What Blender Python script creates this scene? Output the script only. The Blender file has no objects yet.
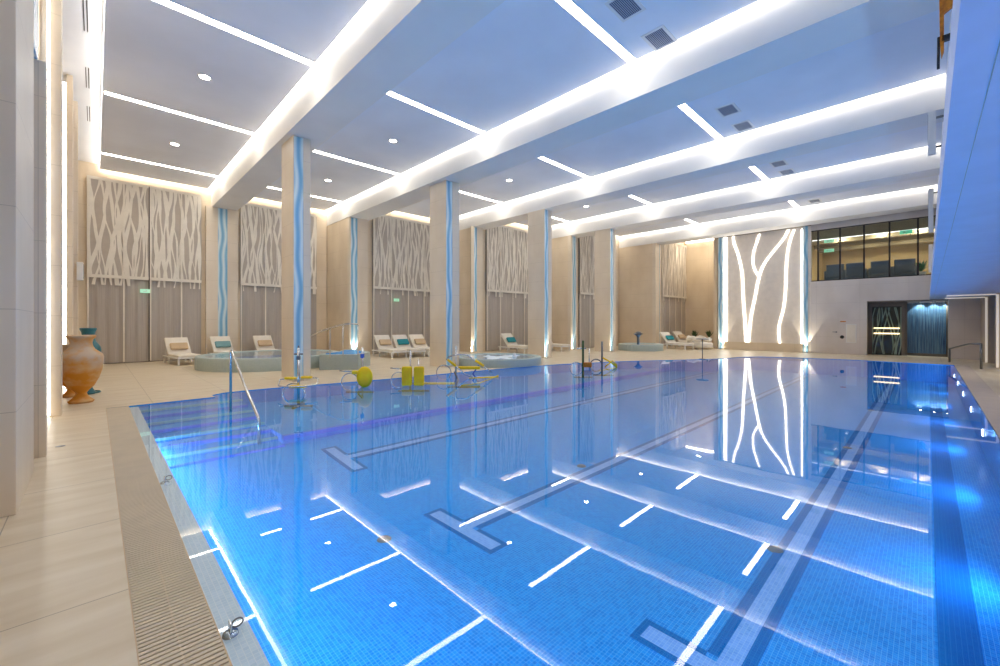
import bpy, bmesh, math, random
from mathutils import Vector, Matrix
from mathutils.geometry import tessellate_polygon
random.seed(7)
SC = bpy.context.scene
COL = SC.collection
PI = math.pi

# ------------------------------------------------------------------ camera
F = 416.0; HY = 322.0; AL = math.atan(405 / 416.0); CH = 1.5
cd = bpy.data.cameras.new('camera'); cam = bpy.data.objects.new('camera', cd); COL.objects.link(cam)
cam.location = (0, 0, CH); cam.rotation_euler = (PI / 2, 0, -AL)
cd.sensor_width = 36; cd.lens = F / 1000 * 36; cd.shift_y = -11 / 1000; cd.clip_start = .02; cd.clip_end = 200
SC.camera = cam
SC.view_settings.view_transform = 'Standard'; SC.view_settings.look = 'None'
SC.view_settings.gamma = 1; SC.view_settings.use_curve_mapping = False
SC.view_settings.exposure = 1.18
SC.cycles.use_denoising = True
SC.cycles.max_bounces = 9; SC.cycles.diffuse_bounces = 5; SC.cycles.glossy_bounces = 4
SC.cycles.transparent_max_bounces = 12; SC.cycles.transmission_bounces = 6
SC.cycles.caustics_reflective = False; SC.cycles.caustics_refractive = False
SC.cycles.sample_clamp_indirect = 6; SC.cycles.use_light_tree = True

def ratio(px): return math.tan(AL + math.atan((px - 500) / F))
def Xat(px, Y): return Y * ratio(px)
def Yat(px, X): return X / ratio(px)
def dep(X, Y): return X * math.sin(AL) + Y * math.cos(AL)
def Zat(X, Y, py): return CH + (HY - py) * dep(X, Y) / F

# ------------------------------------------------------------------ materials
def srgb(r, g, b):
    f = lambda c: (c / 12.92 if c <= .04045 else ((c + .055) / 1.055) ** 2.4)
    return (f(r / 255), f(g / 255), f(b / 255), 1)
def newmat(name):
    m = bpy.data.materials.new(name); m.use_nodes = True
    nt = m.node_tree; return m, nt, nt.nodes['Principled BSDF']
def noise_col(nt, c1, c2, scale=3, detail=4, stretch=(1, 1, 1), lo=.35, hi=.65):
    tc = nt.nodes.new('ShaderNodeTexCoord'); mp = nt.nodes.new('ShaderNodeMapping')
    mp.inputs['Scale'].default_value = stretch
    nz = nt.nodes.new('ShaderNodeTexNoise'); nz.inputs['Scale'].default_value = scale; nz.inputs['Detail'].default_value = detail
    rp = nt.nodes.new('ShaderNodeValToRGB')
    rp.color_ramp.elements[0].color = c1; rp.color_ramp.elements[0].position = lo
    rp.color_ramp.elements[1].color = c2; rp.color_ramp.elements[1].position = hi
    nt.links.new(tc.outputs['Object'], mp.inputs['Vector']); nt.links.new(mp.outputs['Vector'], nz.inputs['Vector'])
    nt.links.new(nz.outputs['Fac'], rp.inputs['Fac'])
    return rp.outputs['Color'], mp.outputs['Vector']
def mat(name, c, rough=.5, metal=0, c2=None, scale=4, stretch=(1, 1, 1), spec=.5, detail=4):
    m, nt, b = newmat(name)
    c2 = c2 or tuple(min(1, x * .93) for x in c[:3]) + (1,)
    o, _ = noise_col(nt, c, c2, scale, detail, stretch)
    nt.links.new(o, b.inputs['Base Color'])
    b.inputs['Roughness'].default_value = rough; b.inputs['Metallic'].default_value = metal
    b.inputs['Specular IOR Level'].default_value = spec
    return m
def emit(name, c, s):
    m, nt, b = newmat(name)
    b.inputs['Base Color'].default_value = (.8, .8, .8, 1)
    b.inputs['Emission Color'].default_value = c; b.inputs['Emission Strength'].default_value = s
    return m

WARM = (1, .92, .80, 1); WHITE = (1, .97, .92, 1)
M = {}
def deck_material():
    m, nt, b = newmat('travertine_slabs')
    c, v = noise_col(nt, srgb(224, 210, 186), srgb(208, 190, 160), 2.2, 6, (.6, 3, 1), .3, .7)
    br = nt.nodes.new('ShaderNodeTexBrick'); br.offset = 0
    tc = nt.nodes.new('ShaderNodeTexCoord'); mp = nt.nodes.new('ShaderNodeMapping'); mp.inputs['Location'].default_value = (.48, .38, 0)
    nt.links.new(tc.outputs['Object'], mp.inputs['Vector']); nt.links.new(mp.outputs['Vector'], br.inputs['Vector'])
    br.inputs['Scale'].default_value = 1; br.inputs['Brick Width'].default_value = 1.25; br.inputs['Row Height'].default_value = 1.17
    br.inputs['Mortar Size'].default_value = .004; br.inputs['Mortar Smooth'].default_value = .2
    br.inputs['Mortar'].default_value = srgb(165, 148, 125)
    nt.links.new(c, br.inputs['Color1']); nt.links.new(c, br.inputs['Color2'])
    nt.links.new(br.outputs['Color'], b.inputs['Base Color'])
    b.inputs['Roughness'].default_value = .38
    return m
M['deck'] = deck_material()
def wall_material(name, c1, c2, w=1.6, h=.8, vein=.35, plane='xz'):
    m, nt, b = newmat(name)
    c, v = noise_col(nt, c1, c2, 1.1, 7, (1, 1, .6), .3, .75)
    tc = nt.nodes.new('ShaderNodeTexCoord'); sp = nt.nodes.new('ShaderNodeSeparateXYZ'); cb = nt.nodes.new('ShaderNodeCombineXYZ')
    ad = nt.nodes.new('ShaderNodeMath'); ad.operation = 'ADD'
    nt.links.new(tc.outputs['Object'], sp.inputs[0])
    nt.links.new(sp.outputs['X'], ad.inputs[0]); nt.links.new(sp.outputs['Y'], ad.inputs[1])
    nt.links.new(ad.outputs[0], cb.inputs['X']); nt.links.new(sp.outputs['Z'], cb.inputs['Y'])
    br = nt.nodes.new('ShaderNodeTexBrick'); br.offset = 0
    nt.links.new(cb.outputs[0], br.inputs['Vector'])
    br.inputs['Scale'].default_value = 1; br.inputs['Brick Width'].default_value = w; br.inputs['Row Height'].default_value = h
    br.inputs['Mortar Size'].default_value = .003
    br.inputs['Mortar'].default_value = tuple(x * .8 for x in c2[:3]) + (1,)
    nt.links.new(c, br.inputs['Color1']); nt.links.new(c, br.inputs['Color2'])
    nt.links.new(br.outputs['Color'], b.inputs['Base Color'])
    b.inputs['Roughness'].default_value = .45
    return m
M['marble'] = wall_material('cream_marble', srgb(233, 219, 198), srgb(217, 200, 176))
M['marble_warm'] = wall_material('warm_marble', srgb(231, 214, 188), srgb(215, 195, 166))
M['marble_grey'] = wall_material('grey_marble', srgb(224, 214, 206), srgb(208, 197, 188))
M['taupe'] = wall_material('taupe_wall', srgb(190, 176, 160), srgb(174, 158, 140), 2.2, 1.3)
M['plaster'] = mat('ceiling_plaster', srgb(240, 242, 248), .8, scale=.6)  # faint blue in the paint stands in for pool light on the ceiling
M['beam'] = mat('beam_plaster', srgb(240, 237, 232), .75, scale=.6)
M['white'] = mat('white_paint', srgb(238, 236, 232), .5)
M['cream'] = mat('cream_fabric', srgb(240, 232, 218), .8)
M['beige_cushion'] = mat('beige_fabric', srgb(214, 186, 150), .9)
M['teal'] = mat('teal_fabric', srgb(40, 140, 150), .85)
M['bluegrey'] = mat('blue_grey_fabric', srgb(120, 160, 165), .85)
M['steel'] = mat('brushed_steel', srgb(205, 205, 205), .18, 1.0)
M['darksteel'] = mat('dark_steel', srgb(120, 122, 125), .3, .9)
M['bronze_grey'] = mat('bronze_grey_frame', srgb(120, 108, 98), .5)
M['blueplastic'] = mat('blue_plastic', srgb(50, 90, 190), .4)
M['black'] = mat('black_metal', srgb(30, 30, 32), .4)
M['yellow'] = mat('yellow_foam', srgb(255, 222, 0), .5, c2=srgb(250, 200, 0))
M['orange'] = mat('orange_fabric', srgb(225, 140, 30), .6, c2=srgb(180, 100, 20), scale=20)
M['green'] = mat('leaf_green', srgb(60, 90, 50), .7)
M['grey_cloth'] = mat('slate_cloth', srgb(120, 130, 140), .8)
M['led'] = emit('led_diffuser', (1, .94, .84, 1), 8)
M['cove'] = emit('cove_led', (1, .94, .84, 1), 6.2)
M['wall_led'] = emit('vertical_led', (1, .93, .80, 1), 5)
M['line_led'] = emit('feature_line_led', (1, .95, .86, 1), 2.2)
M['soft_led'] = emit('soft_led', (1, .95, .86, 1), 1.0)
M['edge_led'] = emit('edge_led', (1, .85, .65, 1), .16)
M['spot'] = emit('downlight_or_fill_glow', (1, .93, .80, 1), 20)
M['uplight'] = emit('uplight_glow', (1, .93, .75, 1), 25)
M['poolamp'] = emit('underwater_lamp', (.5, .65, 1, 1), 9)
M['exit'] = emit('exit_green', (.02, .55, .25, 1), .4)
M['goldled'] = emit('gold_bar', (1, .75, .4, 1), 1.0)
M['jet'] = emit('jet_lamp', (.35, .7, 1, 1), 4)

def mosaic(name, c1, c2, grout, size=.026, rough=.25):
    m, nt, b = newmat(name)
    tc = nt.nodes.new('ShaderNodeTexCoord'); sp = nt.nodes.new('ShaderNodeSeparateXYZ'); cb = nt.nodes.new('ShaderNodeCombineXYZ')
    ad = nt.nodes.new('ShaderNodeMath'); ad.operation = 'ADD'
    nt.links.new(tc.outputs['Object'], sp.inputs[0]); nt.links.new(sp.outputs['Y'], ad.inputs[0]); nt.links.new(sp.outputs['Z'], ad.inputs[1])
    nt.links.new(sp.outputs['X'], cb.inputs['X']); nt.links.new(ad.outputs[0], cb.inputs['Y'])
    br = nt.nodes.new('ShaderNodeTexBrick'); br.offset = 0
    nt.links.new(cb.outputs[0], br.inputs['Vector'])
    br.inputs['Scale'].default_value = 1; br.inputs['Brick Width'].default_value = size; br.inputs['Row Height'].default_value = size
    br.inputs['Mortar Size'].default_value = size * .06; br.inputs['Mortar'].default_value = grout
    br.inputs['Color1'].default_value = c1; br.inputs['Color2'].default_value = c2
    nt.links.new(br.outputs['Color'], b.inputs['Base Color']); b.inputs['Roughness'].default_value = rough; b.inputs['Specular IOR Level'].default_value = .05
    return m
M['pool'] = mosaic('blue_mosaic', srgb(6, 134, 224), srgb(34, 160, 240), srgb(100, 190, 245))
M['pooldark'] = mosaic('dark_blue_mosaic', srgb(0, 104, 180), srgb(0, 114, 190), srgb(40, 130, 195))
M['poollight'] = mosaic('pale_blue_mosaic', srgb(120, 170, 235), srgb(140, 188, 245), srgb(170, 205, 245))
M['lip'] = mosaic('silver_mosaic', srgb(212, 222, 230), srgb(225, 232, 238), srgb(240, 240, 240))
M['nosing'] = mosaic('violet_mosaic', srgb(52, 118, 228), srgb(70, 130, 236), srgb(120, 165, 245))
M['nosing_pale'] = mosaic('pale_nosing_mosaic', srgb(120, 190, 200), srgb(130, 200, 205), srgb(170, 210, 220))
M['tubtile'] = mosaic('sage_mosaic', srgb(168, 182, 178), srgb(178, 190, 186), srgb(195, 203, 198), .03, .4)

def water_material(name, tint, bump=.03, scale=1.3):
    m, nt, b = newmat(name); nt.nodes.remove(b)
    out = nt.nodes['Material Output']
    tr = nt.nodes.new('ShaderNodeBsdfTransparent'); tr.inputs['Color'].default_value = tint
    gl = nt.nodes.new('ShaderNodeBsdfGlossy'); gl.inputs['Roughness'].default_value = .015; gl.inputs['Color'].default_value = (1, 1, 1, 1)
    ge = nt.nodes.new('ShaderNodeNewGeometry'); dt = nt.nodes.new('ShaderNodeVectorMath'); dt.operation = 'DOT_PRODUCT'
    def mth(op, a, v, swap=False):
        q = nt.nodes.new('ShaderNodeMath'); q.operation = op
        nt.links.new(a, q.inputs[1 if swap else 0])
        if v is not None: q.inputs[0 if swap else 1].default_value = v
        return q.outputs[0]
    nt.links.new(ge.outputs['Incoming'], dt.inputs[1])
    fac = mth('MULTIPLY', mth('POWER', mth('SUBTRACT', mth('ABSOLUTE', dt.outputs['Value'], None), 1.0, True), 5.0), .96)
    fac = mth('ADD', fac, .03)
    mx = nt.nodes.new('ShaderNodeMixShader')
    tc = nt.nodes.new('ShaderNodeTexCoord'); nz = nt.nodes.new('ShaderNodeTexNoise'); nz.inputs['Scale'].default_value = scale; nz.inputs['Detail'].default_value = 2
    bp = nt.nodes.new('ShaderNodeBump'); bp.inputs['Strength'].default_value = bump; bp.inputs['Distance'].default_value = .02
    nt.links.new(tc.outputs['Object'], nz.inputs['Vector']); nt.links.new(nz.outputs['Fac'], bp.inputs['Height'])
    nt.links.new(bp.outputs['Normal'], gl.inputs['Normal']); nt.links.new(bp.outputs['Normal'], dt.inputs[0])
    nt.links.new(fac, mx.inputs['Fac']); nt.links.new(tr.outputs[0], mx.inputs[1]); nt.links.new(gl.outputs[0], mx.inputs[2])
    nt.links.new(mx.outputs[0], out.inputs['Surface'])
    return m
M['water'] = water_material('pool_water', (.90, .97, 1, 1))
M['tubwater'] = water_material('tub_water', (.8, .93, 1, 1), .5, 5)

def wave_glass():
    m, nt, b = newmat('blue_wave_glass')
    tc = nt.nodes.new('ShaderNodeTexCoord'); sp = nt.nodes.new('ShaderNodeSeparateXYZ')
    nt.links.new(tc.outputs['Object'], sp.inputs[0])
    def math_(op, a, b_=None, v=None):
        n = nt.nodes.new('ShaderNodeMath'); n.operation = op
        nt.links.new(a, n.inputs[0])
        if b_ is not None: nt.links.new(b_, n.inputs[1])
        if v is not None: n.inputs[1].default_value = v
        return n.outputs[0]
    u = math_('ADD', sp.outputs['X'], sp.outputs['Y'])
    s = math_('MULTIPLY', math_('SINE', math_('MULTIPLY', sp.outputs['Z'], v=2.1)), v=.035)
    s2 = math_('MULTIPLY', math_('SINE', math_('MULTIPLY', sp.outputs['Z'], v=4.7)), v=.02)
    w = math_('SINE', math_('MULTIPLY', math_('ADD', math_('ADD', u, s), s2), v=32.0))
    rp = nt.nodes.new('ShaderNodeValToRGB'); mr = math_('MULTIPLY_ADD', w, v=.5); 
    nt.nodes[-1].inputs[2].default_value = .5
    e = rp.color_ramp.elements
    e[0].color = srgb(125, 180, 212); e[0].position = 0; e[1].color = srgb(222, 236, 238); e[1].position = 1
    x = e.new(.55); x.color = srgb(175, 210, 228)
    nt.links.new(mr, rp.inputs['Fac']); nt.links.new(rp.outputs['Color'], b.inputs['Base Color'])
    b.inputs['Roughness'].default_value = .15
    return m
M['waveglass'] = wave_glass()

def sheer(name, c, tr=.3):
    m, nt, b = newmat(name); out = nt.nodes['Material Output']
    o, _ = noise_col(nt, c, tuple(x * .88 for x in c[:3]) + (1,), 40, 2, (1, 1, .02))
    nt.links.new(o, b.inputs['Base Color']); b.inputs['Roughness'].default_value = .9
    t = nt.nodes.new('ShaderNodeBsdfTransparent'); mx = nt.nodes.new('ShaderNodeMixShader'); mx.inputs['Fac'].default_value = tr
    nt.links.new(b.outputs[0], mx.inputs[1]); nt.links.new(t.outputs[0], mx.inputs[2]); nt.links.new(mx.outputs[0], out.inputs['Surface'])
    return m
M['sheer'] = sheer('grey_sheer_cloth', srgb(200, 190, 180), .10)
M['veil'] = mat('pale_veil', srgb(196, 184, 170), .9)
M['lace'] = mat('cream_lace', srgb(240, 232, 218), .9)
def glass(name, tint=(.9, .95, .95, 1), r=.02):
    m, nt, b = newmat(name); nt.nodes.remove(b); out = nt.nodes['Material Output']
    t = nt.nodes.new('ShaderNodeBsdfTransparent'); t.inputs['Color'].default_value = tint
    g = nt.nodes.new('ShaderNodeBsdfGlossy'); g.inputs['Roughness'].default_value = r
    f = nt.nodes.new('ShaderNodeFresnel'); f.inputs['IOR'].default_value = 1.45; mx = nt.nodes.new('ShaderNodeMixShader')
    nt.links.new(f.outputs[0], mx.inputs[0]); nt.links.new(t.outputs[0], mx.inputs[1]); nt.links.new(g.outputs[0], mx.inputs[2]); nt.links.new(mx.outputs[0], out.inputs['Surface'])
    return m
M['glass'] = glass('clear_glass')
M['nightglass'] = mat('night_window_glass', srgb(42, 42, 50), .08)
def terracotta():
    m, nt, b = newmat('aged_terracotta')
    c, v = noise_col(nt, srgb(212, 138, 30), srgb(222, 190, 140), 3.2, 6, (1, 1, 1.6), .45, .75)
    c2, v2 = noise_col(nt, srgb(214, 150, 60), srgb(206, 184, 160), 3.0, 6, (1, 1, 1.2), .38, .55)
    tc = nt.nodes.new('ShaderNodeTexCoord'); sp = nt.nodes.new('ShaderNodeSeparateXYZ'); nt.links.new(tc.outputs['Object'], sp.inputs[0])
    mr = nt.nodes.new('ShaderNodeMapRange'); mr.inputs['From Min'].default_value = .55; mr.inputs['From Max'].default_value = .8
    mx = nt.nodes.new('ShaderNodeMix'); mx.data_type = 'RGBA'
    nt.links.new(sp.outputs['Z'], mr.inputs['Value']); nt.links.new(mr.outputs[0], mx.inputs['Factor']); nt.links.new(c, mx.inputs[6]); nt.links.new(c2, mx.inputs[7])
    nt.links.new(mx.outputs[2], b.inputs['Base Color']); b.inputs['Roughness'].default_value = .75
    return m
M['terracotta'] = terracotta()
M['teal_glaze'] = mat('teal_glaze', srgb(40, 110, 120), .3)
def blue_strips():
    m, nt, b = newmat('blue_strip_curtain')
    c, v = noise_col(nt, srgb(8, 58, 110), srgb(120, 160, 185), 9, 5, (1, 6, .12), .35, .72)
    nt.links.new(c, b.inputs['Base Color']); b.inputs['Roughness'].default_value = .35
    return m
M['bluestrip'] = blue_strips()

# ------------------------------------------------------------------ mesh builder
class MB:
    def __init__(s): s.bm = bmesh.new()
    def box(s, a, b, mi=0, bev=0):
        x0, y0, z0 = a; x1, y1, z1 = b
        x0, x1 = min(x0, x1), max(x0, x1); y0, y1 = min(y0, y1), max(y0, y1); z0, z1 = min(z0, z1), max(z0, z1)
        v = [s.bm.verts.new(p) for p in ((x0,y0,z0),(x1,y0,z0),(x1,y1,z0),(x0,y1,z0),(x0,y0,z1),(x1,y0,z1),(x1,y1,z1),(x0,y1,z1))]
        fs = [s.bm.faces.new([v[i] for i in q]) for q in ((0,3,2,1),(4,5,6,7),(0,1,5,4),(1,2,6,5),(2,3,7,6),(3,0,4,7))]
        for f in fs: f.material_index = mi
        if bev:
            es = list({e for f in fs for e in f.edges})
            bmesh.ops.bevel(s.bm, geom=es, offset=bev, segments=2, affect='EDGES', profile=.5)
        return s
    def quad(s, *pts, mi=0):
        f = s.bm.faces.new([s.bm.verts.new(p) for p in pts]); f.material_index = mi; return s
    def tube(s, pts, r, n=10, closed=False, caps=True):
        pts = [Vector(p) for p in pts]; N = len(pts); rings = []
        up = None
        for i, p in enumerate(pts):
            if closed: t = (pts[(i+1) % N] - pts[i-1]).normalized()
            else: t = (pts[min(i+1, N-1)] - pts[max(i-1, 0)]).normalized()
            if up is None:
                up = Vector((0, 0, 1)) if abs(t.z) < .9 else Vector((1, 0, 0))
            a = t.cross(up)
            if a.length < 1e-5: up = Vector((0, 1, 0)); a = t.cross(up)
            a.normalize(); b = a.cross(t).normalized(); up = b
            rr = r[i] if isinstance(r, (list, tuple)) else r
            rings.append([s.bm.verts.new(p + a * math.cos(2*PI*k/n) * rr + b * math.sin(2*PI*k/n) * rr) for k in range(n)])
        M_ = N if closed else N - 1
        for i in range(M_):
            A = rings[i]; B = rings[(i+1) % N]
            for k in range(n):
                f = s.bm.faces.new((A[k], A[(k+1) % n], B[(k+1) % n], B[k])); f.smooth = True
        if caps and not closed:
            s.bm.faces.new(rings[0][::-1]); s.bm.faces.new(rings[-1])
        return s
    def lathe(s, prof, c=(0, 0, 0), n=32, ex=1, ey=1, smooth=True):
        rings = []
        for r, z in prof:
            if r < 1e-4: rings.append([s.bm.verts.new((c[0], c[1], c[2] + z))])
            else: rings.append([s.bm.verts.new((c[0] + r*ex*math.cos(2*PI*k/n), c[1] + r*ey*math.sin(2*PI*k/n), c[2] + z)) for k in range(n)])
        for A, B in zip(rings, rings[1:]):
            for k in range(n):
                a = [A[k % len(A)], A[(k+1) % len(A)], B[(k+1) % len(B)], B[k % len(B)]]
                q = []
                for v in a:
                    if v not in q: q.append(v)
                if len(q) > 2:
                    f = s.bm.faces.new(q); f.smooth = smooth
        return s
    def prism(s, poly, z0, z1, top=True, bottom=True, sides=True, smooth=False):
        n = len(poly); B = [s.bm.verts.new((x, y, z0)) for x, y in poly]; T = [s.bm.verts.new((x, y, z1)) for x, y in poly]
        if sides:
            for i in range(n):
                f = s.bm.faces.new((B[i], B[(i+1) % n], T[(i+1) % n], T[i])); f.smooth = smooth
        tri = tessellate_polygon([[Vector((x, y, 0)) for x, y in poly]])
        for t in tri:
            if top: s.bm.faces.new([T[i] for i in t])
            if bottom: s.bm.faces.new([B[i] for i in t][::-1])
        return s
    def build(s, name, m, parent=None, fix=True):
        if fix: bmesh.ops.recalc_face_normals(s.bm, faces=s.bm.faces[:])
        me = bpy.data.meshes.new(name); s.bm.to_mesh(me); s.bm.free()
        for k in (m if isinstance(m, (list, tuple)) else [m]): me.materials.append(M[k] if isinstance(k, str) else k)
        o = bpy.data.objects.new(name, me); COL.objects.link(o)
        if parent is not None: o.parent = parent
        return o
def tag(o, label=None, cat=None, group=None, kind=None):
    if label: o['label'] = label
    if cat: o['category'] = cat
    if group: o['group'] = group
    if kind: o['kind'] = kind
    return o
def empty(name, loc, label, cat, rz=0, group=None):
    o = bpy.data.objects.new(name, None); COL.objects.link(o); o.location = loc; o.rotation_euler = (0, 0, rz); o.empty_display_size = .2
    return tag(o, label, cat, group)
def struct(name, mb, m): return tag(mb.build(name, m), kind='structure')
def copy_tree(o, parent=None):
    c = o.copy(); COL.objects.link(c); c.parent = parent
    for ch in list(o.children): copy_tree(ch, c)
    return c
def facing_down(mb_rects, z):   # helper list of rectangles as downward faces
    mb = MB()
    for x0, x1, y0, y1 in mb_rects: mb.quad((x0, y0, z), (x0, y1, z), (x1, y1, z), (x1, y0, z))
    return mb

# ------------------------------------------------------------------ plan data
ZB = 6.2; ZC = 6.9                     # beam underside, ceiling
BEAMS = [(3.42, 4.30), (8.12, 9.1), (13.38, 14.25), (18.46, 19.35), (23.9, 24.85)]
BACKY = [20.5, 20.5, 18.2, 15.8, 13.7, 11.45]       # back wall of each bay
XS = [-.36, 3.42, 8.12, 13.3, 18.45, 23.85, 28.5]
XW = 25.05                                           # far wall plane

def chaikin(p, it=2):
    for _ in range(it):
        q = [p[0]]
        for a, b in zip(p, p[1:]):
            q += [(a[0]*.75+b[0]*.25, a[1]*.75+b[1]*.25), (a[0]*.25+b[0]*.75, a[1]*.25+b[1]*.75)]
        q.append(p[-1]); p = q
    return p
curve = chaikin([(21.4, .6), (21.55, 1.8), (21.3, 3.2), (20.9, 4.6), (20.2, 5.5), (18.3, 5.9), (17.2, 6.5), (16, 7.2), (14.9, 7.9), (13, 8.7), (11.2, 9.3), (8, 9.7), (5.85, 9.9), (4.5, 10.05), (2.85, 10.42), (1.95, 10.42)])
OUT = [(.43, -.65), (21.4, -.65)] + curve + [(1.72, 10.25), (1.72, 9.95), (.43, 9.95)]

# ------------------------------------------------------------------ floor
def floor_mesh():
    outer = [(-1.2, -5), (33, -5), (33, 21.2), (-1.2, 21.2)]
    hole = [(.135, -.65)] + OUT[1:-1] + [(.135, 9.95)]
    polys = [[Vector((x, y, 0)) for x, y in outer], [Vector((x, y, 0)) for x, y in hole]]
    flat = outer + hole
    mb = MB(); V = [mb.bm.verts.new((x, y, 0)) for x, y in flat]
    for t in tessellate_polygon(polys):
        try: mb.bm.faces.new([V[i] for i in t])
        except ValueError: pass
    bmesh.ops.recalc_face_normals(mb.bm, faces=mb.bm.faces[:])
    for f in mb.bm.faces:
        if f.normal.z < 0: f.normal_flip()
    return mb
tag(floor_mesh().build('floor', 'deck', fix=False), kind='structure')

# ------------------------------------------------------------------ pool
pool = empty('swimming_pool', (0, 0, 0), 'large blue mosaic swimming pool filling the hall, ringed by the beige deck', 'swimming pool')
ZF = -.65
mb = MB()
n = len(OUT); T = [mb.bm.verts.new((x, y, -.001)) for x, y in OUT]; Bv = [mb.bm.verts.new((x, y, ZF)) for x, y in OUT]
for i in range(n - 1): mb.bm.faces.new((T[i], T[i+1], Bv[i+1], Bv[i]))
a = [mb.bm.verts.new(p) for p in ((.56, -.65, -.03), (.56, 9.95, -.03), (.56, 9.95, ZF), (.56, -.65, ZF))]
mb.bm.faces.new(a)
for t in tessellate_polygon([[Vector((x, y, 0)) for x, y in OUT]]): mb.bm.faces.new([Bv[i] for i in t])
mb.build('basin', 'pool', pool)
MB().box((.43, -.65, -.06), (.56, 9.95, -.03)).build('overflow_lip', 'lip', pool)
# raised shelf along the column side
shelf = [(2.13, 7.1)] + [(19.0, 7.1)]
crv = [p for p in curve if p[1] > 7.1 and p[0] > 2.2]
sh = [(2.13, 7.1), (crv[0][0] + .15, 7.1)] + crv + [(2.13, 10.42)]
MB().prism(sh, ZF, -.3).build('shelf', 'pool', pool)
MB().box((2.13, 7.06, -.36), (crv[0][0] + .1, 7.16, -.296)).build('shelf_nosing', 'nosing', pool)
# floor rising towards the shallow side
mb = MB()
mb.quad((.56, 3.92, ZF + .001), (21.3, 3.92, ZF + .001), (21.3, 7.1, -.435), (.56, 7.1, -.435)); mb.quad((.56, 7.1, -.435), (19.5, 7.1, -.435), (19.5, 10.4, -.435), (.56, 10.4, -.435))
mb.build('floor_slope', 'pool', pool)
# entry steps in the corner
for k in range(8):
    y1 = 9.95 - .37 * k; y0 = 9.95 - .37 * (k + 1); z = -.0525 * (k + 1)
    st = MB().box((.56, y0, ZF), (2.13, y1, z)).build('step', 'pool', pool)
    MB().box((.56, y0 - .004, z - .035), (2.13, y0 + .05, z + .003)).build('nosing', 'nosing_pale' if k % 2 == 0 else 'nosing', st)
# lane markings
def lane(yc, x0=2.62, x1=20.3, zc=ZF, tilt=0):
    w = .13; e = ZF + .004; made = []
    mb = MB()
    mb.box((x0 + .24, yc - w, ZF), (x1, yc - w + .07, e)); mb.box((x0 + .24, yc + w - .07, ZF), (x1, yc + w, e))
    mb.box((x0, yc - .55, ZF), (x0 + .05, yc + .55, e)); mb.box((x0 + .05, yc - .55, ZF), (x0 + .24, yc - .5, e)); mb.box((x0 + .05, yc + .5, ZF), (x0 + .24, yc + .55, e))
    mb.box((x0 + .19, yc - .5, ZF), (x0 + .24, yc - w, e)); mb.box((x0 + .19, yc + w, ZF), (x0 + .24, yc + .5, e))
    ln = mb.build('lane_marking', 'pooldark', pool)
    if tilt:
        ln.matrix_basis = Matrix.Translation((0, yc, zc)) @ Matrix.Rotation(tilt, 4, 'X') @ Matrix.Translation((0, -yc, -ZF))
    MB().box((x0 + .05, yc - .5, ZF), (x0 + .19, yc + .5, e)).box((x0 + .19, yc - w + .07, ZF), (x1, yc + w - .07, e)).build('lane_centre', 'poollight', ln)
lane(.87); lane(3.37); lane(6.0, 2.5, 17.5, -.507, math.atan(.0676))
# dark line along the foot of the right hand wall
MB().box((1.2, -.25, ZF), (20.8, -.05, ZF + .004)).build('floor_band', 'pooldark', pool)
# water
mb = MB(); mb.prism([(.43, -.65)] + OUT[1:], 0, -.012, top=True, bottom=False, sides=False)
for f in mb.bm.faces:
    f.normal_update()
    if f.normal.z < 0: f.normal_flip()
w = mb.build('water', 'water', pool, fix=False)
# inlets / drains on the floor, lamps in the wall
for x, y in ((2.05, 3.75), (4.6, 1.0), (9.2, .95), (13.5, .95), (5.2, 3.6)):
    MB().lathe([(0, .012), (.055, .012), (.07, 0)], (x, y, ZF), 20).build('floor_inlet', 'darksteel', pool)
lamp_pos = [(x, -.65, 'y') for x in (2.5, 5.1, 7.7, 10.35, 12.95, 15.6, 18.2, 20.6)]
for x, y, ax in lamp_pos:
    l = MB(); mbp = [(0, .03), (.05, .03), (.075, .0)]
    l.lathe(mbp, (0, 0, 0), 18); o = l.build('pool_lamp', 'poolamp', pool); o.location = (x, y, -.3); o.rotation_euler = (-PI/2, 0, 0)
    r = MB().tube([(.078*math.cos(t*PI/9), .078*math.sin(t*PI/9), .01) for t in range(18)], .01, 6, closed=True).build('lamp_ring', 'steel', o)
def point(name, loc, e, c, r=.12):
    ld = bpy.data.lights.new(name, 'POINT'); ld.energy = e; ld.color = c; ld.shadow_soft_size = r
    o = bpy.data.objects.new(name, ld); COL.objects.link(o); o.location = loc; return o
def area(name, loc, rot, sx, sy, e, c, sh='RECTANGLE'):
    ld = bpy.data.lights.new(name, 'AREA'); ld.shape = sh; ld.size = sx; ld.size_y = sy; ld.energy = e; ld.color = c
    o = bpy.data.objects.new(name, ld); COL.objects.link(o); o.location = loc; o.rotation_euler = rot; return o
BL = (.2, .55, 1)
for x in (2.5, 5.1, 7.7, 10.35, 12.95, 15.6, 18.2, 20.6):      # light thrown by each wall lamp
    area('underwater_light', (x, -.60, -.3), (PI/2 + .35, 0, 0), .12, .12, 11, BL, 'DISK')
area('underwater_light', (.60, 4.0, -.3), (PI/2 + .3, 0, -PI/2), 8, .08, 52, BL)  # unseen strip added under the left lip, tilted to throw blue at the ceiling


# drainage grate along the near end
gr = empty('drainage_grate', (0, 0, 0), 'beige slatted drainage grate along the near end of the pool', 'grate')
MB().box((.135, -.65, -.1), (.43, 9.95, -.09)).build('channel', 'beige_cushion', gr)
mb = MB(); y = -.6
while y < 9.94:
    mb.box((.14, y, -.03), (.425, y + .0205, 0)); y += .031
mb.build('slats', mat('grate_plastic', srgb(216, 200, 174), .6), gr)
mb = MB()
for x in (.135, .28, .425): mb.box((x, -.65, -.035), (x + .006, 9.95, -.002))
mb.build('rails', 'beige_cushion', gr)
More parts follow.
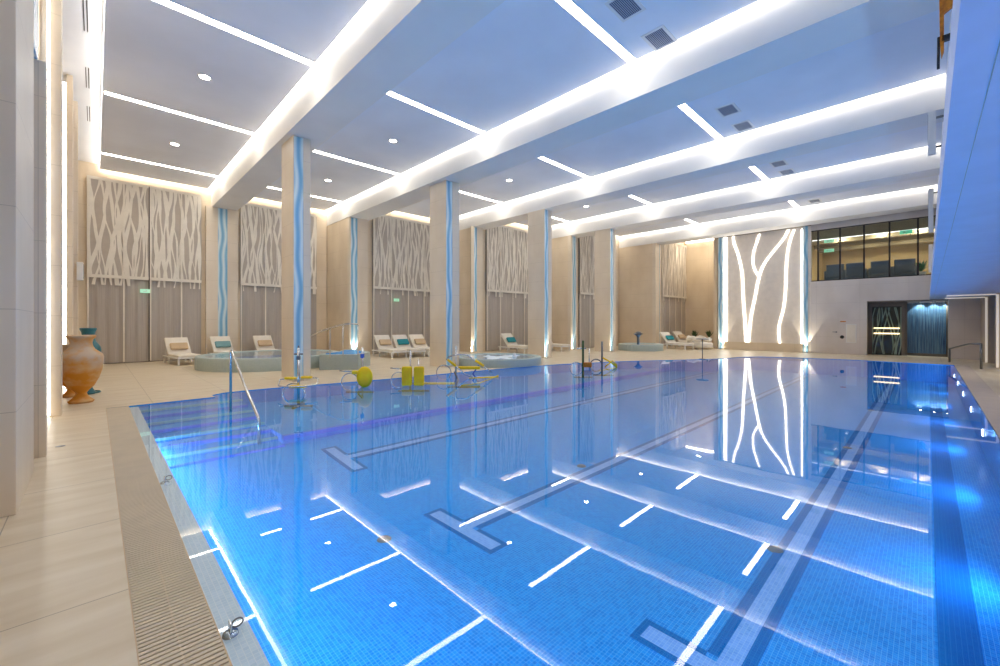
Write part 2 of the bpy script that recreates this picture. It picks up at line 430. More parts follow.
# lighter coping by the right side
tag(MB().box((.5, -1.0, -.02), (21.4, -.65, .006)).build('trim_1', mat('coping_stone', srgb(208, 190, 170), .5)), kind='structure')

# ------------------------------------------------------------------ ceiling
mb = MB()
edges = [(.12, BEAMS[0][0] - .13)] + [(BEAMS[i][1], BEAMS[i+1][0] - .13) for i in range(4)]
for i, (x0, x1) in enumerate(edges):
    yb = BACKY[i] - .14
    if i == 1:
        mb.box((x0, -.28, ZC), (x1, yb, ZC + .06))
    else: mb.box((x0, -.28, ZC), (x1, yb, ZC + .06))
mb.box((24.85, -.28, ZC), (28.5, 11.4, ZC + .06))
mb.box((-1.2, -5, ZC + .2), (33, 21.2, ZC + .3))
mb.box((.12, -.28, ZC + .06), (.17, 20.36, ZC + .12))
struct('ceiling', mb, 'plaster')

ordn = ['first', 'second', 'third', 'fourth', 'fifth']
for i, (x0, x1) in enumerate(BEAMS):
    yb = BACKY[i] if i else 20.5
    b = empty('ceiling_beam', (x0, 0, ZB), f'deep white ceiling beam with a glowing left face, {ordn[i]} from the left', 'beam')
    MB().box((0, -.28, 0), (x1 - x0, yb, ZC + .2 - ZB)).build('beam_body', 'beam', b)
    MB().quad((-.115, -.28, ZC + .075 - ZB), (-.115, yb, ZC + .075 - ZB), (-.015, yb, ZC + .075 - ZB), (-.015, -.28, ZC + .075 - ZB)).build('cove_light', 'cove', b, fix=False)
# coves along the back wall and the left wall
places = ['leftmost window bay', 'second window bay', 'third window bay', 'fourth window bay', 'fifth window bay']
for i, (x0, x1) in enumerate(edges):
    yb = BACKY[i]
    xx1 = x1
    o = MB().quad((x0, yb - .125, ZC + .05), (x0, yb - .015, ZC + .05), (xx1, yb - .015, ZC + .05), (xx1, yb - .125, ZC + .05)).build('cove_light', 'cove', None, fix=False)
    tag(o, f'warm cove light along the top of the {places[i]}', 'cove light')
o = MB().quad((.114, -.2, ZC + .002), (.114, 20.3, ZC + .002), (.114, 20.3, ZC + .06), (.114, -.2, ZC + .06)).build('cove_light', 'cove', fix=False)
tag(o, 'long cove light beside the slot vents along the left edge of the ceiling', 'cove light')

# light strips
bayname = ['in the leftmost ceiling bay', 'between the first and second beams', 'between the second and third beams', 'between the third and fourth beams', 'between the fourth and fifth beams']
rown = ['nearest the camera', 'second from the camera', 'third from the camera', 'farthest from the camera']
for i, (x0, x1) in enumerate(edges):
    s0 = .16 if i == 0 else x0 + .38
    ys = [y for y in (4.25, 8.95 if i == 0 else 8.82, 13.45, 18.33) if y < BACKY[i] - .6]
    for j, y in enumerate(ys):
        pos = rown[3] if (j == len(ys) - 1) else rown[j]
        o = MB().box((s0, y - .09, ZC - .02), (x1 + .0, y + .09, ZC - .001)).build('light_strip', 'white')
        MB().quad((s0, y - .085, ZC - .0212), (s0, y + .085, ZC - .0212), (x1, y + .085, ZC - .0212), (x1, y - .085, ZC - .0212)).build('diffuser', 'led', o, fix=False)
        tag(o, f'white linear ceiling light {bayname[i]}, {pos}', 'ceiling light', f'linear ceiling lights {bayname[i]}')
# downlights
dl = []
for i, cx in enumerate((1.73, 6.36, 11.3, 16.42, 21.72)):
    for y in (6.35, 11.1, 15.93):
        if y < BACKY[i] - 1: dl.append((i, cx, y))
for i, cx, y in dl:
    if y < 7: continue
    where = 'nearer the pool' if y < 12 else 'nearer the windows'
    t = empty('downlight', (cx, y, ZC), f'round recessed downlight {bayname[i]}, {where}', 'downlight', group='round recessed downlights')
    MB().lathe([(.135, .01), (.135, -.012), (.10, -.012), (.10, .01)], (0, 0, 0), 24).build('rim', 'white', t)
    MB().lathe([(0, -.009), (.10, -.009)], (0, 0, 0), 24).build('lens', 'spot', t)
# square vents
vn = [(6.5, 3.6, 1), (7.7, 3.56, 1), (11.55, 3.54, 2), (12.8, 3.54, 2), (16.7, 3.53, 3), (17.85, 3.52, 3), (23.0, 3.5, 4)]
def vent():
    t = empty('ceiling_vent', (0, 0, 0), '', 'vent', group='square air vents in the ceiling')
    a, b = .26, .17
    MB().box((-a-.05, -b-.05, -.012), (a+.05, -b, .0)).box((-a-.05, b, -.012), (a+.05, b+.05, 0)).box((-a-.05, -b, -.012), (-a, b, 0)).box((a, -b, -.012), (a+.05, b, 0)).build('frame', 'white', t)
    MB().box((-a, -b, -.004), (a, b, 0)).build('grille_back', 'black', t)
    mb = MB(); k = 0
    while -b + k*.03 < b - .01: mb.box((-a, -b + k*.03, -.011), (a, -b + k*.03 + .014, -.002)); k += 1
    mb.build('grille', mat('vent_grey', srgb(175, 182, 200), .6), t)
    return t
v0 = vent()
for k, (x, y, i) in enumerate(vn):
    v = v0 if k == 0 else copy_tree(v0)
    v.location = (x, y, ZC)
    side = '' if i == 4 else (', left one of the pair' if k % 2 == 0 else ', right one of the pair')
    v['label'] = f'dark square air vent {bayname[i]}{side}'
for k, y in enumerate((10.75, 13.45, 15.75)):
    t = empty('slot_vent', (-.13, y, ZC + .2), ['narrow double slot vent above the left wall, nearest the camera', 'narrow double slot vent above the left wall, middle one', 'narrow double slot vent above the left wall, farthest one'][k], 'slot vent', group='double slot vents above the left wall')
    MB().box((-.025, -.55, -.006), (-.01, .55, 0)).build('slot', 'black', t)
    MB().box((.02, -.55, -.006), (.035, .55, 0)).build('slot', 'black', t)

# ------------------------------------------------------------------ walls
H = ZC + .2
struct('wall_left', MB().box((-1.2, -5, 0), (-.62, 21.2, H)), 'marble_warm')
mb = MB()
# back wall segments are solid strips around the window openings
def seg(mb, x0, x1, y, w0=None, w1=None, t=.25, z1=6.62):
    if w0 is None: mb.box((x0, y, 0), (x1, y + t, H)); return
    if w0 > x0: mb.box((x0, y, 0), (w0, y + t, H))
    if w1 < x1: mb.box((w1, y, 0), (x1, y + t, H))
    mb.box((w0, y, z1), (w1, y + t, H))
WIN = []
def win(x0, x1, y, px0, px1):
    a, b = Xat(px0, y), Xat(px1, y); seg(mb, x0, x1, y, a, b); WIN.append((a, b, y))
win(-.62, 3.45, 20.5, 87, 201)
a2, b2 = Xat(240, 20.5), Xat(316, 20.5)
seg(mb, 3.45, 8.12, 20.5, a2, b2); WIN.append((a2, b2, 20.5))
win(9.0, 13.3, 18.2, 372, 452)
win(13.9, 18.45, 15.8, 485.5, 545)
win(19.05, 23.85, 13.7, 578.5, 600)
win(24.52, 28.5, 11.45, 663.5, 685)
# stepped side walls
mb.box((8.145, 18.03, 0), (8.4, 20.75, H)); mb.box((13.4, 15.63, 0), (13.6, 18.45, H)); mb.box((18.48, 13.53, 0), (18.7, 16.05, H)); mb.box((23.92, 11.33, 0), (24.1, 13.95, H))
struct('wall_back', mb, 'marble_warm')
mb = MB(); mb.box((28.5, 7.5, 0), (28.75, 11.7, H)); mb.box((25.3, 8.3, 0), (28.5, 8.5, H))
struct('wall_recess', mb, 'marble_warm')
struct('wall_near', MB().box((-1.2, -5.2, 0), (33, -5, H)), 'taupe')
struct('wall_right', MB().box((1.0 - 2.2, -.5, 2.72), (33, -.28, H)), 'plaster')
for k, (a, b, y) in enumerate(WIN):
    mbw = MB().box((a, y + .12, 0.0), (b, y + .14, 6.62)); w = struct(f'window_{k+1}', mbw, 'nightglass')
    mbf = MB(); nn = max(2, int((b - a) / 1.1))
    for q in range(nn + 1):
        xx = a + (b - a - .06) * q / nn; mbf.box((xx, y + .07, 0), (xx + .06, y + .12, 6.62))
    mbf.box((a, y + .07, 3.0), (b, y + .12, 3.08)); mbf.build('window_frame', 'bronze_grey', w)

# piers at the back wall carrying a lit blue glass strip
def pier(x0, x1, y, gx0, gx1, label, depth=.2, name='wall_pier'):
    t = empty(name, (x0, y, 0), label, 'pier')
    W = x1 - x0
    MB().box((0, .03, 0), (W, depth, ZB + .0)).box((0, 0, 0), (gx0 - x0, .03, ZB)).box((gx1 - x0, 0, 0), (W, .03, ZB)).build('pier_body', 'marble', t)
    MB().box((gx0 - x0, .012, .04), (gx1 - x0, .03, ZB - .02)).build('glass_panel', 'waveglass', t)
    return t
P = []
P.append(pier(Xat(206, 20.3), Xat(238, 20.3), 20.3, Xat(218, 20.3), Xat(227.5, 20.3), 'cream wall pier with a blue wavy glass strip, leftmost, behind the first loungers'))
P.append(pier(8.135, 9.0, 18.0 - .02, Xat(351, 17.98), Xat(357.5, 17.98), 'cream wall pier with a blue glass strip, left of the third window bay', .2))
P.append(pier(13.39, 13.95, 15.58, Xat(471, 15.58), Xat(477, 15.58), 'cream wall pier with a blue glass strip, left of the fourth window bay'))
P.append(pier(18.47, 19.05, 13.48, Xat(572.5, 13.48), Xat(576, 13.48), 'cream wall pier with a blue glass strip, left of the fifth window bay'))
P.append(pier(23.91, 24.5, 11.28, Xat(659.5, 11.28), Xat(661.5, 11.28), 'narrow cream wall pier with a glass strip, beside the farthest curtain'))

# free standing columns under the beams
colspec = [(3.56, 3.98, 294, 303.5), (8.3, 8.86, 445, 452.5), (13.36, 13.84, 544.5, 548.5), (18.5, 19.02, 610, 613.5)]
cl = ['nearest and tallest looking, behind the first pool machine', 'second from the left, beside the machine with slanted tubes', 'third from the left, right of the round spa', 'farthest, right of the two small pool machines']
for (x0, x1, p0, p1), l in zip(colspec, cl):
    y = 11.08; t = empty('column', (x0, y, 0), f'free standing cream column with a blue glass strip, {l}', 'column', group='free standing columns along the pool')
    W = x1 - x0; g0 = Xat(p0, y) - x0; g1 = Xat(p1, y) - x0
    MB().box((0, .04, 0), (W, .92, ZB)).box((0, 0, 0), (max(g0, .01), .04, ZB)).box((g1, 0, 0), (W, .04, ZB)).build('column_body', 'marble', t)
    MB().box((max(g0, .01), .015, .05), (g1, .04, ZB - .02)).build('glass_panel', 'waveglass', t)
# uplights and top spots
ups = [(Xat(472.5, 15.5), 15.5, 'at the foot of the wall pier left of the fourth window bay'), (Xat(573.5, 13.4), 13.4, 'at the foot of the wall pier left of the fifth window bay'),
       (Xat(546.5, 11.0), 11.0, 'at the foot of the third column'), (Xat(611.5, 11.0), 11.0, 'at the foot of the farthest column'),
       (24.85, Yat(721.5, 24.85), 'left of the glowing feature wall'), (24.85, Yat(806, 24.85), 'right of the glowing feature wall'), (Xat(355, 17.9), 17.9, 'at the foot of the wall pier left of the third window bay')]
for x, y, l in ups:
    t = empty('floor_uplight', (x, y, 0), f'floor uplight {l}', 'uplight', group='floor uplights')
    MB().lathe([(0, .001), (.07, .001), (.07, .02), (.05, .025), (.05, .012)], (0, 0, 0), 16).build('rim', 'steel', t)
    MB().lathe([(0, .018), (.05, .018)], (0, 0, 0), 16).build('lens', 'uplight', t)
    sp = bpy.data.lights.new('uplight_beam', 'SPOT'); sp.energy = 60; sp.color = (1, .93, .78); sp.spot_size = .9; sp.shadow_soft_size = .03
    so = bpy.data.objects.new('uplight_beam', sp); COL.objects.link(so); so.location = (x - .0, y, .06); so.rotation_euler = (PI, 0, 0)

# ------------------------------------------------------------------ left hand pillars
def lpillar(x0, x1, y0, y1, z1, label, m='marble'):
    return tag(MB().box((x0, y0, 0), (x1, y1, z1), bev=.006).build('wall_pillar', m), label, 'pillar')
xa = -.44
t = lpillar(-.95, xa, 4.95, 6.25, H - .02, 'tall marble pillar nearest the camera at the left edge', 'marble')
lpillar(-.61, -.39, 6.85, 7.0, 4.4, 'marble pillar with a cut off top just behind the nearest pillar', 'marble')
MB_ = MB().box((-.62, 6.3, 4.4), (-.455, 6.95, H - .02)).build('glass_panel', 'waveglass'); tag(MB_, 'blue glass panel high up behind the nearest pillar', 'glass panel')
lpillar(-.507, -.385, 9.68, 10.0, H - .02, 'pale marble pillar beside the first vertical light, left of the urns')
lpillar(-.46, -.36, 13.5, 13.75, H - .02, 'pale pillar behind the urns, beside the second vertical light')
lpillar(-.61, -.31, 15.0, 15.2, H - .02, 'slim pillar behind the urns near the leftmost curtain')
def vled(x0, x1, y, z0, z1, label):
    t = empty('wall_light', (x0, y, z0), label, 'wall light')
    MB().box((0, .01, 0), (x1 - x0, .05, z1 - z0)).build('housing', 'white', t)
    MB().box((.004, 0, 0), (x1 - x0 - .004, .01, z1 - z0)).build('diffuser', 'wall_led', t)
vled(-.548, -.507, 9.66, .02, H - .04, 'tall vertical light strip on the left wall, nearest the camera')
vled(-.52, -.46, 13.5, .02, ZC - .02, 'tall vertical light strip on the left wall, behind the urns')
t = empty('wall_speaker', (-.33, 14.9, 0), 'small grey box speaker on the slim pillar above the urns', 'speaker')
MB().box((0, -.12, 2.55), (.12, .12, 3.0), bev=.01).build('speaker_body', 'white', t)
MB().box((.12, -.09, 2.6), (.126, .09, 2.95)).build('grille', 'darksteel', t)

# ------------------------------------------------------------------ curtains with lace
def curtain(x0, x1, y, label, zt=6.6, seed=1):
    rnd = random.Random(seed); W = x1 - x0
    t = empty('curtain', (x0, y, 0), label, 'curtain', group='sheer curtains with cream lace tops')
    mb = MB(); nx = int(W / .03) + 2; ph = [rnd.uniform(0, 6.28) for _ in range(3)]
    def off(x): return .02*math.sin(x*17 + ph[0]) + .010*math.sin(x*9.3 + ph[1]) + .006*math.sin(x*41 + ph[2])
    cols = []
    for i in range(nx + 1):
        x = W * i / nx; cols.append((mb.bm.verts.new((x, off(x), .02)), mb.bm.verts.new((x, off(x)*.7, zt))))
    for a, b in zip(cols, cols[1:]):
        f = mb.bm.faces.new((a[0], b[0], b[1], a[1])); f.smooth = True
    mb.build('sheer_panel', 'sheer', t)
    MB().box((0, -.066, 3.15), (W, -.062, zt)).build('veil', 'veil', t)
    # lace ribbons
    mb = MB(); nr = max(4, int(W / .092)); zb0 = 3.12
    for k in range(nr):
        xc = W * (k + .5) / nr + rnd.uniform(-.03, .03)
        zb = zb0 + rnd.choice([0, 0, 0, -.3]) ; A = rnd.uniform(.05, .11); kk = rnd.uniform(1.5, 2.3); p = rnd.uniform(0, 6.28); wd = rnd.uniform(.022, .044)
        p2 = rnd.uniform(0, 6.28); prev = None
        nz = 44
        for j in range(nz + 1):
            z = zb + (zt - zb) * j / nz
            x = xc + A*math.sin(kk*z + p) + .02*math.sin(4.1*z + p2)
            x = min(max(x, 1.6*wd), W - 1.6*wd); ww = wd * (1 + .5*math.sin(3*z + p2))
            cur = (mb.bm.verts.new((x - ww, -.072 - k*.0008, z)), mb.bm.verts.new((x + ww, -.072 - k*.0008, z)))
            if prev: mb.bm.faces.new((prev[0], prev[1], cur[1], cur[0]))
            prev = cur
    mb.box((0, -.1, zb0 - .05), (W, -.096, zb0 + .06))
    mb.box((0, -.09, zt - .08), (W, -.07, zt + .02))
    for q in range(max(1, int(W/.9))+1):
        xx = min(q * .93, W - .05); mb.box((xx, -.12, .05), (xx + .045, -.112, zt))
    mb.build('lace_overlay', 'lace', t)
    return t
(a, b, y) = WIN[0]; mid = Xat(149, y)
curtain(a, mid - .015, y - .02, 'sheer grey curtain with lace top, left half of the leftmost window bay', seed=2)
curtain(mid + .015, b, y - .02, 'sheer grey curtain with lace top, right half of the leftmost window bay', seed=5)
(a, b, y) = WIN[1]; curtain(a, b, y - .02, 'sheer grey curtain with lace top behind the nearest column', seed=8)
(a, b, y) = WIN[2]; curtain(a, b, y - .02, 'sheer grey curtain with lace top behind the group of three loungers', seed=11)
(a, b, y) = WIN[3]; curtain(a, b, y - .02, 'sheer grey curtain with lace top behind the round spa', seed=14)
(a, b, y) = WIN[4]; curtain(a, b, y - .02, 'narrow sheer curtain glimpsed between the third and fourth columns', seed=17)
(a, b, y) = WIN[5]; curtain(a - .5, b, y - .06, 'pale sheer curtain farthest away, left of the glowing feature wall', seed=20)
for (x, y, z, l) in ((Xat(396.5, 18.05), 18.05, None, 'small green box standing for an exit sign reflected in the third window bay'), (Xat(145, 20.35), 20.35, None, 'small green box standing for an exit sign reflected in the leftmost window bay')):  # glowing boxes stand in for exit signs mirrored in the night glass
    z = Zat(x, y, 300 if 'third' in l else 291)
    t = empty('exit_sign_or_reflection', (x, y, z), l, 'sign', group='green exit signs')
    MB().box((-.14, -.02, -.07), (.14, .02, .07), bev=.006).build('sign_box', 'exit', t)
    MB().box((-.06, -.024, -.03), (.05, -.02, -.005)).box((.02, -.024, -.03), (.05, -.02, .04)).build('pictogram', 'white', t)

# ------------------------------------------------------------------ far wall: feature panel, gallery, door
YL = Yat(718, XW); YR = Yat(811, XW)
fw = empty('feature_wall', (XW, (YL + YR) / 2, 0), 'tall white feature wall with glowing branching light lines at the far end', 'feature wall')
c0 = (YL + YR) / 2
MB().box((0, YR - c0, 0), (.25, YL - c0, ZB)).build('wall_panel', mat('feature_panel', srgb(240, 228, 214), .6), fw)
MB().box((-.12, Yat(803, XW) - c0, 0), (0, Yat(723.5, XW) - c0, .42)).build('plinth', 'marble_warm', fw)
for p0, p1 in ((718.6, 723.2), (803.2, 808)):
    MB().box((-.06, Yat(p1, XW) - c0, 0), (0, Yat(p0, XW) - c0, ZB)).build('glass_panel', 'waveglass', fw)
def cm(pts, it=6):
    r = []
    for i in range(len(pts) - 1):
        p = [Vector(pts[max(0, min(len(pts)-1, i + k))]) for k in (-1, 0, 1, 2)]
        for s in range(it):
            t = s / it
            r.append(.5*((2*p[1]) + (-p[0]+p[2])*t + (2*p[0]-5*p[1]+4*p[2]-p[3])*t*t + (-p[0]+3*p[1]-3*p[2]+p[3])*t**3))
    r.append(Vector(pts[-1])); return r
def fl(pix, wd):
    pts = []
    for u, v in pix:
        px = 700 + u/4.44; py = 210 + v/4.44
        Y = Yat(px, XW); pts.append((0, Y - c0, Zat(XW, Y, py)))
    pts = cm(pts) if len(pts) > 2 else [Vector(p) for p in pts]
    m_ = MB(); prev = None
    for i, p in enumerate(pts):
        z = min(max(p.z, .43), ZB - .02)
        cur = [m_.bm.verts.new((xx, p.y + s*wd, z)) for xx, s in ((-.035, -1), (-.035, 1), (0, 1), (0, -1))]
        if prev:
            for k in range(4): m_.bm.faces.new((prev[k], prev[(k+1) % 4], cur[(k+1) % 4], cur[k]))
        prev = cur
    m_.build('light_line', 'line_led', fw)
fl([(148,110),(152,150),(170,200),(187,280),(193,400),(200,500),(206,606)], .05)
fl([(392,90),(370,130),(325,185),(285,240),(262,300),(242,400),(226,480),(214,606)], .05)
fl([(264,108),(250,150),(238,190),(236,240),(248,275),(264,298)], .04)
fl([(418,88),(402,130),(390,180),(383,260),(380,360),(370,440),(352,510),(350,550),(356,606)], .04)
fl([(113,110),(113,606)], .08); fl([(455,85),(455,606)], .05)

ZG0 = 2.44; ZG1 = 3.47; ZG2 = 5.95
mb = MB()
y0, y1 = -.28, YR
mb.box((XW, y0, ZG0), (XW + .25, y1, ZG1)); mb.box((XW, y0, ZG2), (XW + .25, y1, H))
# lower wall with door recess
ya = Yat(867, XW); yb = Yat(948.5, XW)
mb.box((XW, ya, 0), (XW + .25, y1, ZG0)); mb.box((XW, -1.9, 0), (XW + .25, yb, ZG0))
struct('wall_far', mb, 'marble_grey')
# recess behind the door
mb = MB(); XR = XW + .7
yc = Yat(905, XR)
mb.box((XW + .25, ya - .0, 0), (XR, ya + .15, ZG0)); mb.box((XW + .25, yb - .15, 0), (XR + .4, yb, ZG0)); mb.box((XW, yb, ZG0 - .05), (XR + .4, ya, ZG0))
mb.box((XR, yc, 2.2), (XR + .1, ya, ZG0)); mb.box((XR, yc, 0), (XR + .1, Yat(901.5, XR), 2.2)); mb.box((XR, Yat(872, XR), 0), (XR + .1, ya, 2.2))
mb.box((XR + .1, yc - .06, 0), (XR + .5, yc, ZG0)); mb.box((XR + .42, yb, 0), (XR + .5, ya, ZG0))
struct('wall_doorway', mb, 'bronze_grey')
dy0, dy1 = Yat(901.5, XR), Yat(872, XR)
d = tag(MB().box((XR + .03, dy0, 0), (XR + .05, dy1, 2.2)).build('door_1', mat('door_glass', srgb(40, 44, 34), .1)), kind='structure')
mb = MB(); rnd = random.Random(3)
for k in range(11):
    y = dy0 + (dy1 - dy0) * (k + .5) / 11; p = rnd.uniform(0, 6.28); prev = None
    for j in range(25):
        z = .04 + 2.12 * j / 24; yy = y + .13*math.sin(z*1.7 + p); yy = min(max(yy, dy0 + .02), dy1 - .02)
        cur = (mb.bm.verts.new((XR + .025, yy - .018, z)), mb.bm.verts.new((XR + .025, yy + .018, z)))
        if prev: mb.bm.faces.new((prev[0], prev[1], cur[1], cur[0]))
        prev = cur
mb.build('branch_etching', mat('etched_glass', srgb(150, 170, 150), .5), d)
MB().tube([(XR - .02, dy0 + .06, 1.22), (XR - .02, dy1 - .06, 1.22)], .03).build('door_bar', 'goldled', d)
MB().tube([(XR - .02, dy0 + .06, .98), (XR - .02, dy1 - .06, .98)], .03).build('door_bar', 'goldled', d)
# blue strip curtain
bc = empty('strip_curtain', (XR + .35, (yb + yc) / 2, 0), 'blue glass strip curtain under three small spotlights beside the patterned door', 'curtain')
mb = MB(); hw = (yc - .06 - yb) / 2 - .02; k = 0; y = -hw
while y < hw: mb.box((0, y, .12), (.02 + .015*math.sin(k*2.1), y + .035, 2.36)); y += .042; k += 1
mb.build('strips', 'bluestrip', bc)
MB().box((-.03, -hw, 2.34), (.05, hw, 2.39)).build('track', 'steel', bc)
for k, px in enumerate((920, 934, 947)):
    y = Yat(px, XR + .1)
    t = empty('spotlight', (XR + .15, y, ZG0 - .05), ['small ceiling spotlight above the blue strip curtain, left one', 'small ceiling spotlight above the blue strip curtain, middle one', 'small ceiling spotlight above the blue strip curtain, right one'][k], 'spotlight', group='spotlights above the strip curtain')
    MB().lathe([(.05, 0), (.055, -.04), (.04, -.05)], (0, 0, 0), 16).build('ring', 'steel', t)
    MB().lathe([(0, -.045), (.04, -.045)], (0, 0, 0), 16).build('lens', 'uplight', t)
    sp = bpy.data.lights.new('curtain_spot', 'SPOT'); sp.energy = 13; sp.color = (.9, 1, .92); sp.spot_size = 1.6; sp.shadow_soft_size = .03
    so = bpy.data.objects.new('curtain_spot', sp); COL.objects.link(so); so.location = (XR + .17, y, ZG0 - .12); so.rotation_euler = (0, -.35, 0)
# flush service door and board on the lower wall
fd0, fd1 = Yat(838.5, XW), Yat(820, XW)
d2 = tag(MB().box((XW - .012, fd0, .01), (XW, fd1, 2.05)).build('door_2', 'marble_grey'), kind='structure')
MB().box((XW - .03, fd0 + .05, 1.0), (XW - .012, fd0 + .1, 1.06)).tube([(XW - .05, fd0 + .07, 1.03), (XW - .05, fd0 + .22, 1.03)], .012, 8).build('door_handle', 'darksteel', d2)
z0, z1 = Zat(XW, 2.2, 343), Zat(XW, 2.2, 324); yy0, yy1 = Yat(856.5, XW), Yat(846, XW)
t = empty('notice_board', (XW - .02, yy0, z0), 'white rectangular board on the far wall left of the patterned door', 'board')
MB().box((0, 0, 0), (.02, yy1 - yy0, z1 - z0), bev=.004).build('board', 'white', t)
MB().box((-.004, .03, .03), (.0, yy1 - yy0 - .03, z1 - z0 - .03)).build('sheet', 'cream', t)
y = Yat(842, XW); o = MB().lathe([(0, -.03), (.07, -.02), (.08, 0)], (0, 0, 0), 18).build('wall_clock', 'black'); o.location = (XW - .001, y, Zat(XW, y, 337)); o.rotation_euler = (0, PI/2, 0)
tag(o, 'small round black fixture on the far wall beside the white board', 'fixture')
y = Yat(843, XW); o = MB().box((-.01, -.1, -.025), (0, .1, .025)).build('wall_plaque', 'orange'); o.location = (XW, y, Zat(XW, y, 321.5)); tag(o, 'small orange plaque above the white board on the far wall', 'plaque')

# gallery
w = tag(MB().box((XW + .1, y0, ZG1), (XW + .115, y1, ZG2)).build('window_7', 'glass'), kind='structure')
mbm = MB()
for px in (818, 840, 864, 889.5, 918):
    y = Yat(px, XW + .05); mbm.box((XW + .04, y - .03, ZG1), (XW + .16, y + .03, ZG2))
mbm.box((XW + .04, y0, ZG1), (XW + .16, y1, ZG1 + .04)).box((XW + .04, y0, ZG2 - .04), (XW + .16, y1, ZG2)).build('mullions', 'black', w)
mb = MB(); mb.box((XW + .25, -5, ZG1 - .15), (33, 8.3, ZG1 - .05))
struct('floor_gallery', mb, 'taupe')
mb = MB(); mb.box((32.7, -5, ZG1 - .1), (33, 8.3, 6.3)); mb.box((XW + .25, 4.6, ZG1 - .1), (32.7, 4.8, 6.3)); struct('wall_gallery', mb, mat('gallery_wall', srgb(196, 174, 132), .7))
mb = MB(); mb.box((XW + .25, -5, 6.2), (33, 8.3, 6.3))
for k in range(4): mb.box((26.8 + k*1.6, -5, 5.75 - k * .0), (27.1 + k*1.6, 8.3, 6.2))
struct('ceiling_gallery', mb, mat('gallery_ceiling', srgb(150, 138, 115), .7))
o = MB().box((26.2, -1, 5.62), (26.26, 4.5, 5.65)).build('ceiling_light', 'soft_led'); tag(o, 'long thin ceiling light line inside the upstairs gallery', 'ceiling light')
for k, (x, y) in enumerate(((28, 3.2), (28, 1.6), (28, .2), (30.5, 2.4), (30.5, .6))):
    o = MB().box((x - .35, y - .05, 6.13), (x + .35, y + .05, 6.19)).build('ceiling_light', 'soft_led')
    tag(o, 'short white light on the ceiling of the upstairs gallery', 'ceiling light', 'short lights on the gallery ceiling')
for gx, gy in ((28, 3.2), (28, 1.6), (28, .2), (30.5, 2.4), (30.5, .6)): area('gallery_light', (gx, gy, 6.1), (0, 0, 0), .7, .1, 22, (1, .86, .62))
for px, py, xx, l in ((829, 241, 26.6, 'green exit sign at the left end of the upstairs gallery, upper one'), (829, 250.5, 26.6, 'green exit sign at the left end of the upstairs gallery, lower one'), (906, 232, 25.5, 'green exit sign hanging in the right half of the upstairs gallery')):
    y = Yat(px, xx); z = Zat(xx, y, py); t = empty('exit_sign_or_reflection', (xx, y, z), l, 'sign', group='green exit signs')
    MB().box((-.02, -.2, -.08), (.02, .2, .08), bev=.006).build('sign_box', 'exit', t); MB().box((-.024, -.1, -.02), (-.02, .1, .01)).box((-.024, .04, -.05), (-.02, .08, .05)).build('pictogram', 'white', t)
# armchairs
def armchair():
    t = empty('armchair', (0, 0, 0), '', 'armchair', group='grey armchairs in the gallery')
    MB().box((-.38, -.38, .12), (.38, .38, .42), bev=.04).build('seat', 'grey_cloth', t)
    MB().box((-.4, .28, .3), (.4, .42, .95), bev=.035).build('backrest', 'grey_cloth', t)
    for s in (-1, 1):
        MB().box((s*.44 - .06, -.36, .12), (s*.44 + .06, .4, .64), bev=.04).build('armrest', 'grey_cloth', t)
        for q in (-1, 1): MB().tube([(s*.35, q*.3, 0), (s*.35, q*.3, .13)], .02, 8).build('leg', 'black', t)
    return t
ac = armchair(); nm = ['leftmost', 'second from the left', 'third from the left', 'rightmost']
for k, px in enumerate((836, 856, 881, 905)):
    t = ac if k == 0 else copy_tree(ac); X = 26.3
    t.location = (X, Yat(px, X), ZG1 - .05); t.rotation_euler = (0, 0, PI/2); t.scale = (.85, .85, .95); t['label'] = f'grey armchair behind the gallery glass, {nm[k]}'
    s_ = 1.0
t = empty('potted_plant', (26.2, Yat(921, 26.2), ZG1 - .05), 'bushy green plant behind the right end of the gallery glass', 'plant')
MB().lathe([(0, 0), (.13, 0), (.17, .3), (.14, .3), (.12, .05)], (0, 0, 0), 20).build('pot', 'white', t)
mb = MB(); rnd = random.Random(5)
for k in range(60):
    a_ = rnd.uniform(0, 6.28); r = rnd.uniform(.1, .35); z = rnd.uniform(.45, .85); p0 = Vector((0, 0, .28)); p1 = Vector((r*math.cos(a_), r*math.sin(a_), z)); mid_ = (p0 + p1)/2 + Vector((0, 0, .08)); s = Vector((-math.sin(a_), math.cos(a_), 0))*.035
    vs = [mb.bm.verts.new(p) for p in (p0, mid_ - s, p1, mid_ + s)]; mb.bm.faces.new(vs)
mb.build('leaves', mat('bright_leaf', srgb(30, 120, 80), .6), t)

# ------------------------------------------------------------------ gallery slab over the right side deck
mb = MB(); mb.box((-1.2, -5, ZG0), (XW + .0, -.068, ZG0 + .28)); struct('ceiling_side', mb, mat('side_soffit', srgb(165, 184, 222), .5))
tag(MB().box((-1.2, -.172, ZG0 - .002), (XW, -.168, ZG0)).build('trim_2', 'darksteel'), kind='structure')
# stepped wall ends with lit edges, beyond the pool
struct('wall_end', MB().box((23.3, -5, 0), (XW, -1.47, ZG0)), 'taupe')
struct('wall_screen', MB().box((21.0, -5, 0), (21.3, -1.56, ZG0)), 'taupe')
for k, (x, y, l) in enumerate(((23.28, -1.47, 'warm light edging the passage corner beyond the steel handrail'), (20.98, -1.56, 'warm light edging the nearer passage corner at the right edge'))):
    t = empty('edge_light', (x, y, 0), l, 'edge light')
    MB().box((-.02, -.06, .02), (0, 0, ZG0 - .04)).build('upright', 'edge_led', t)
    MB().box((-.02, 0, ZG0 - .06), (0, 1.0 if k == 0 else 1.1, ZG0 - .02)).build('head_strip', 'edge_led', t)

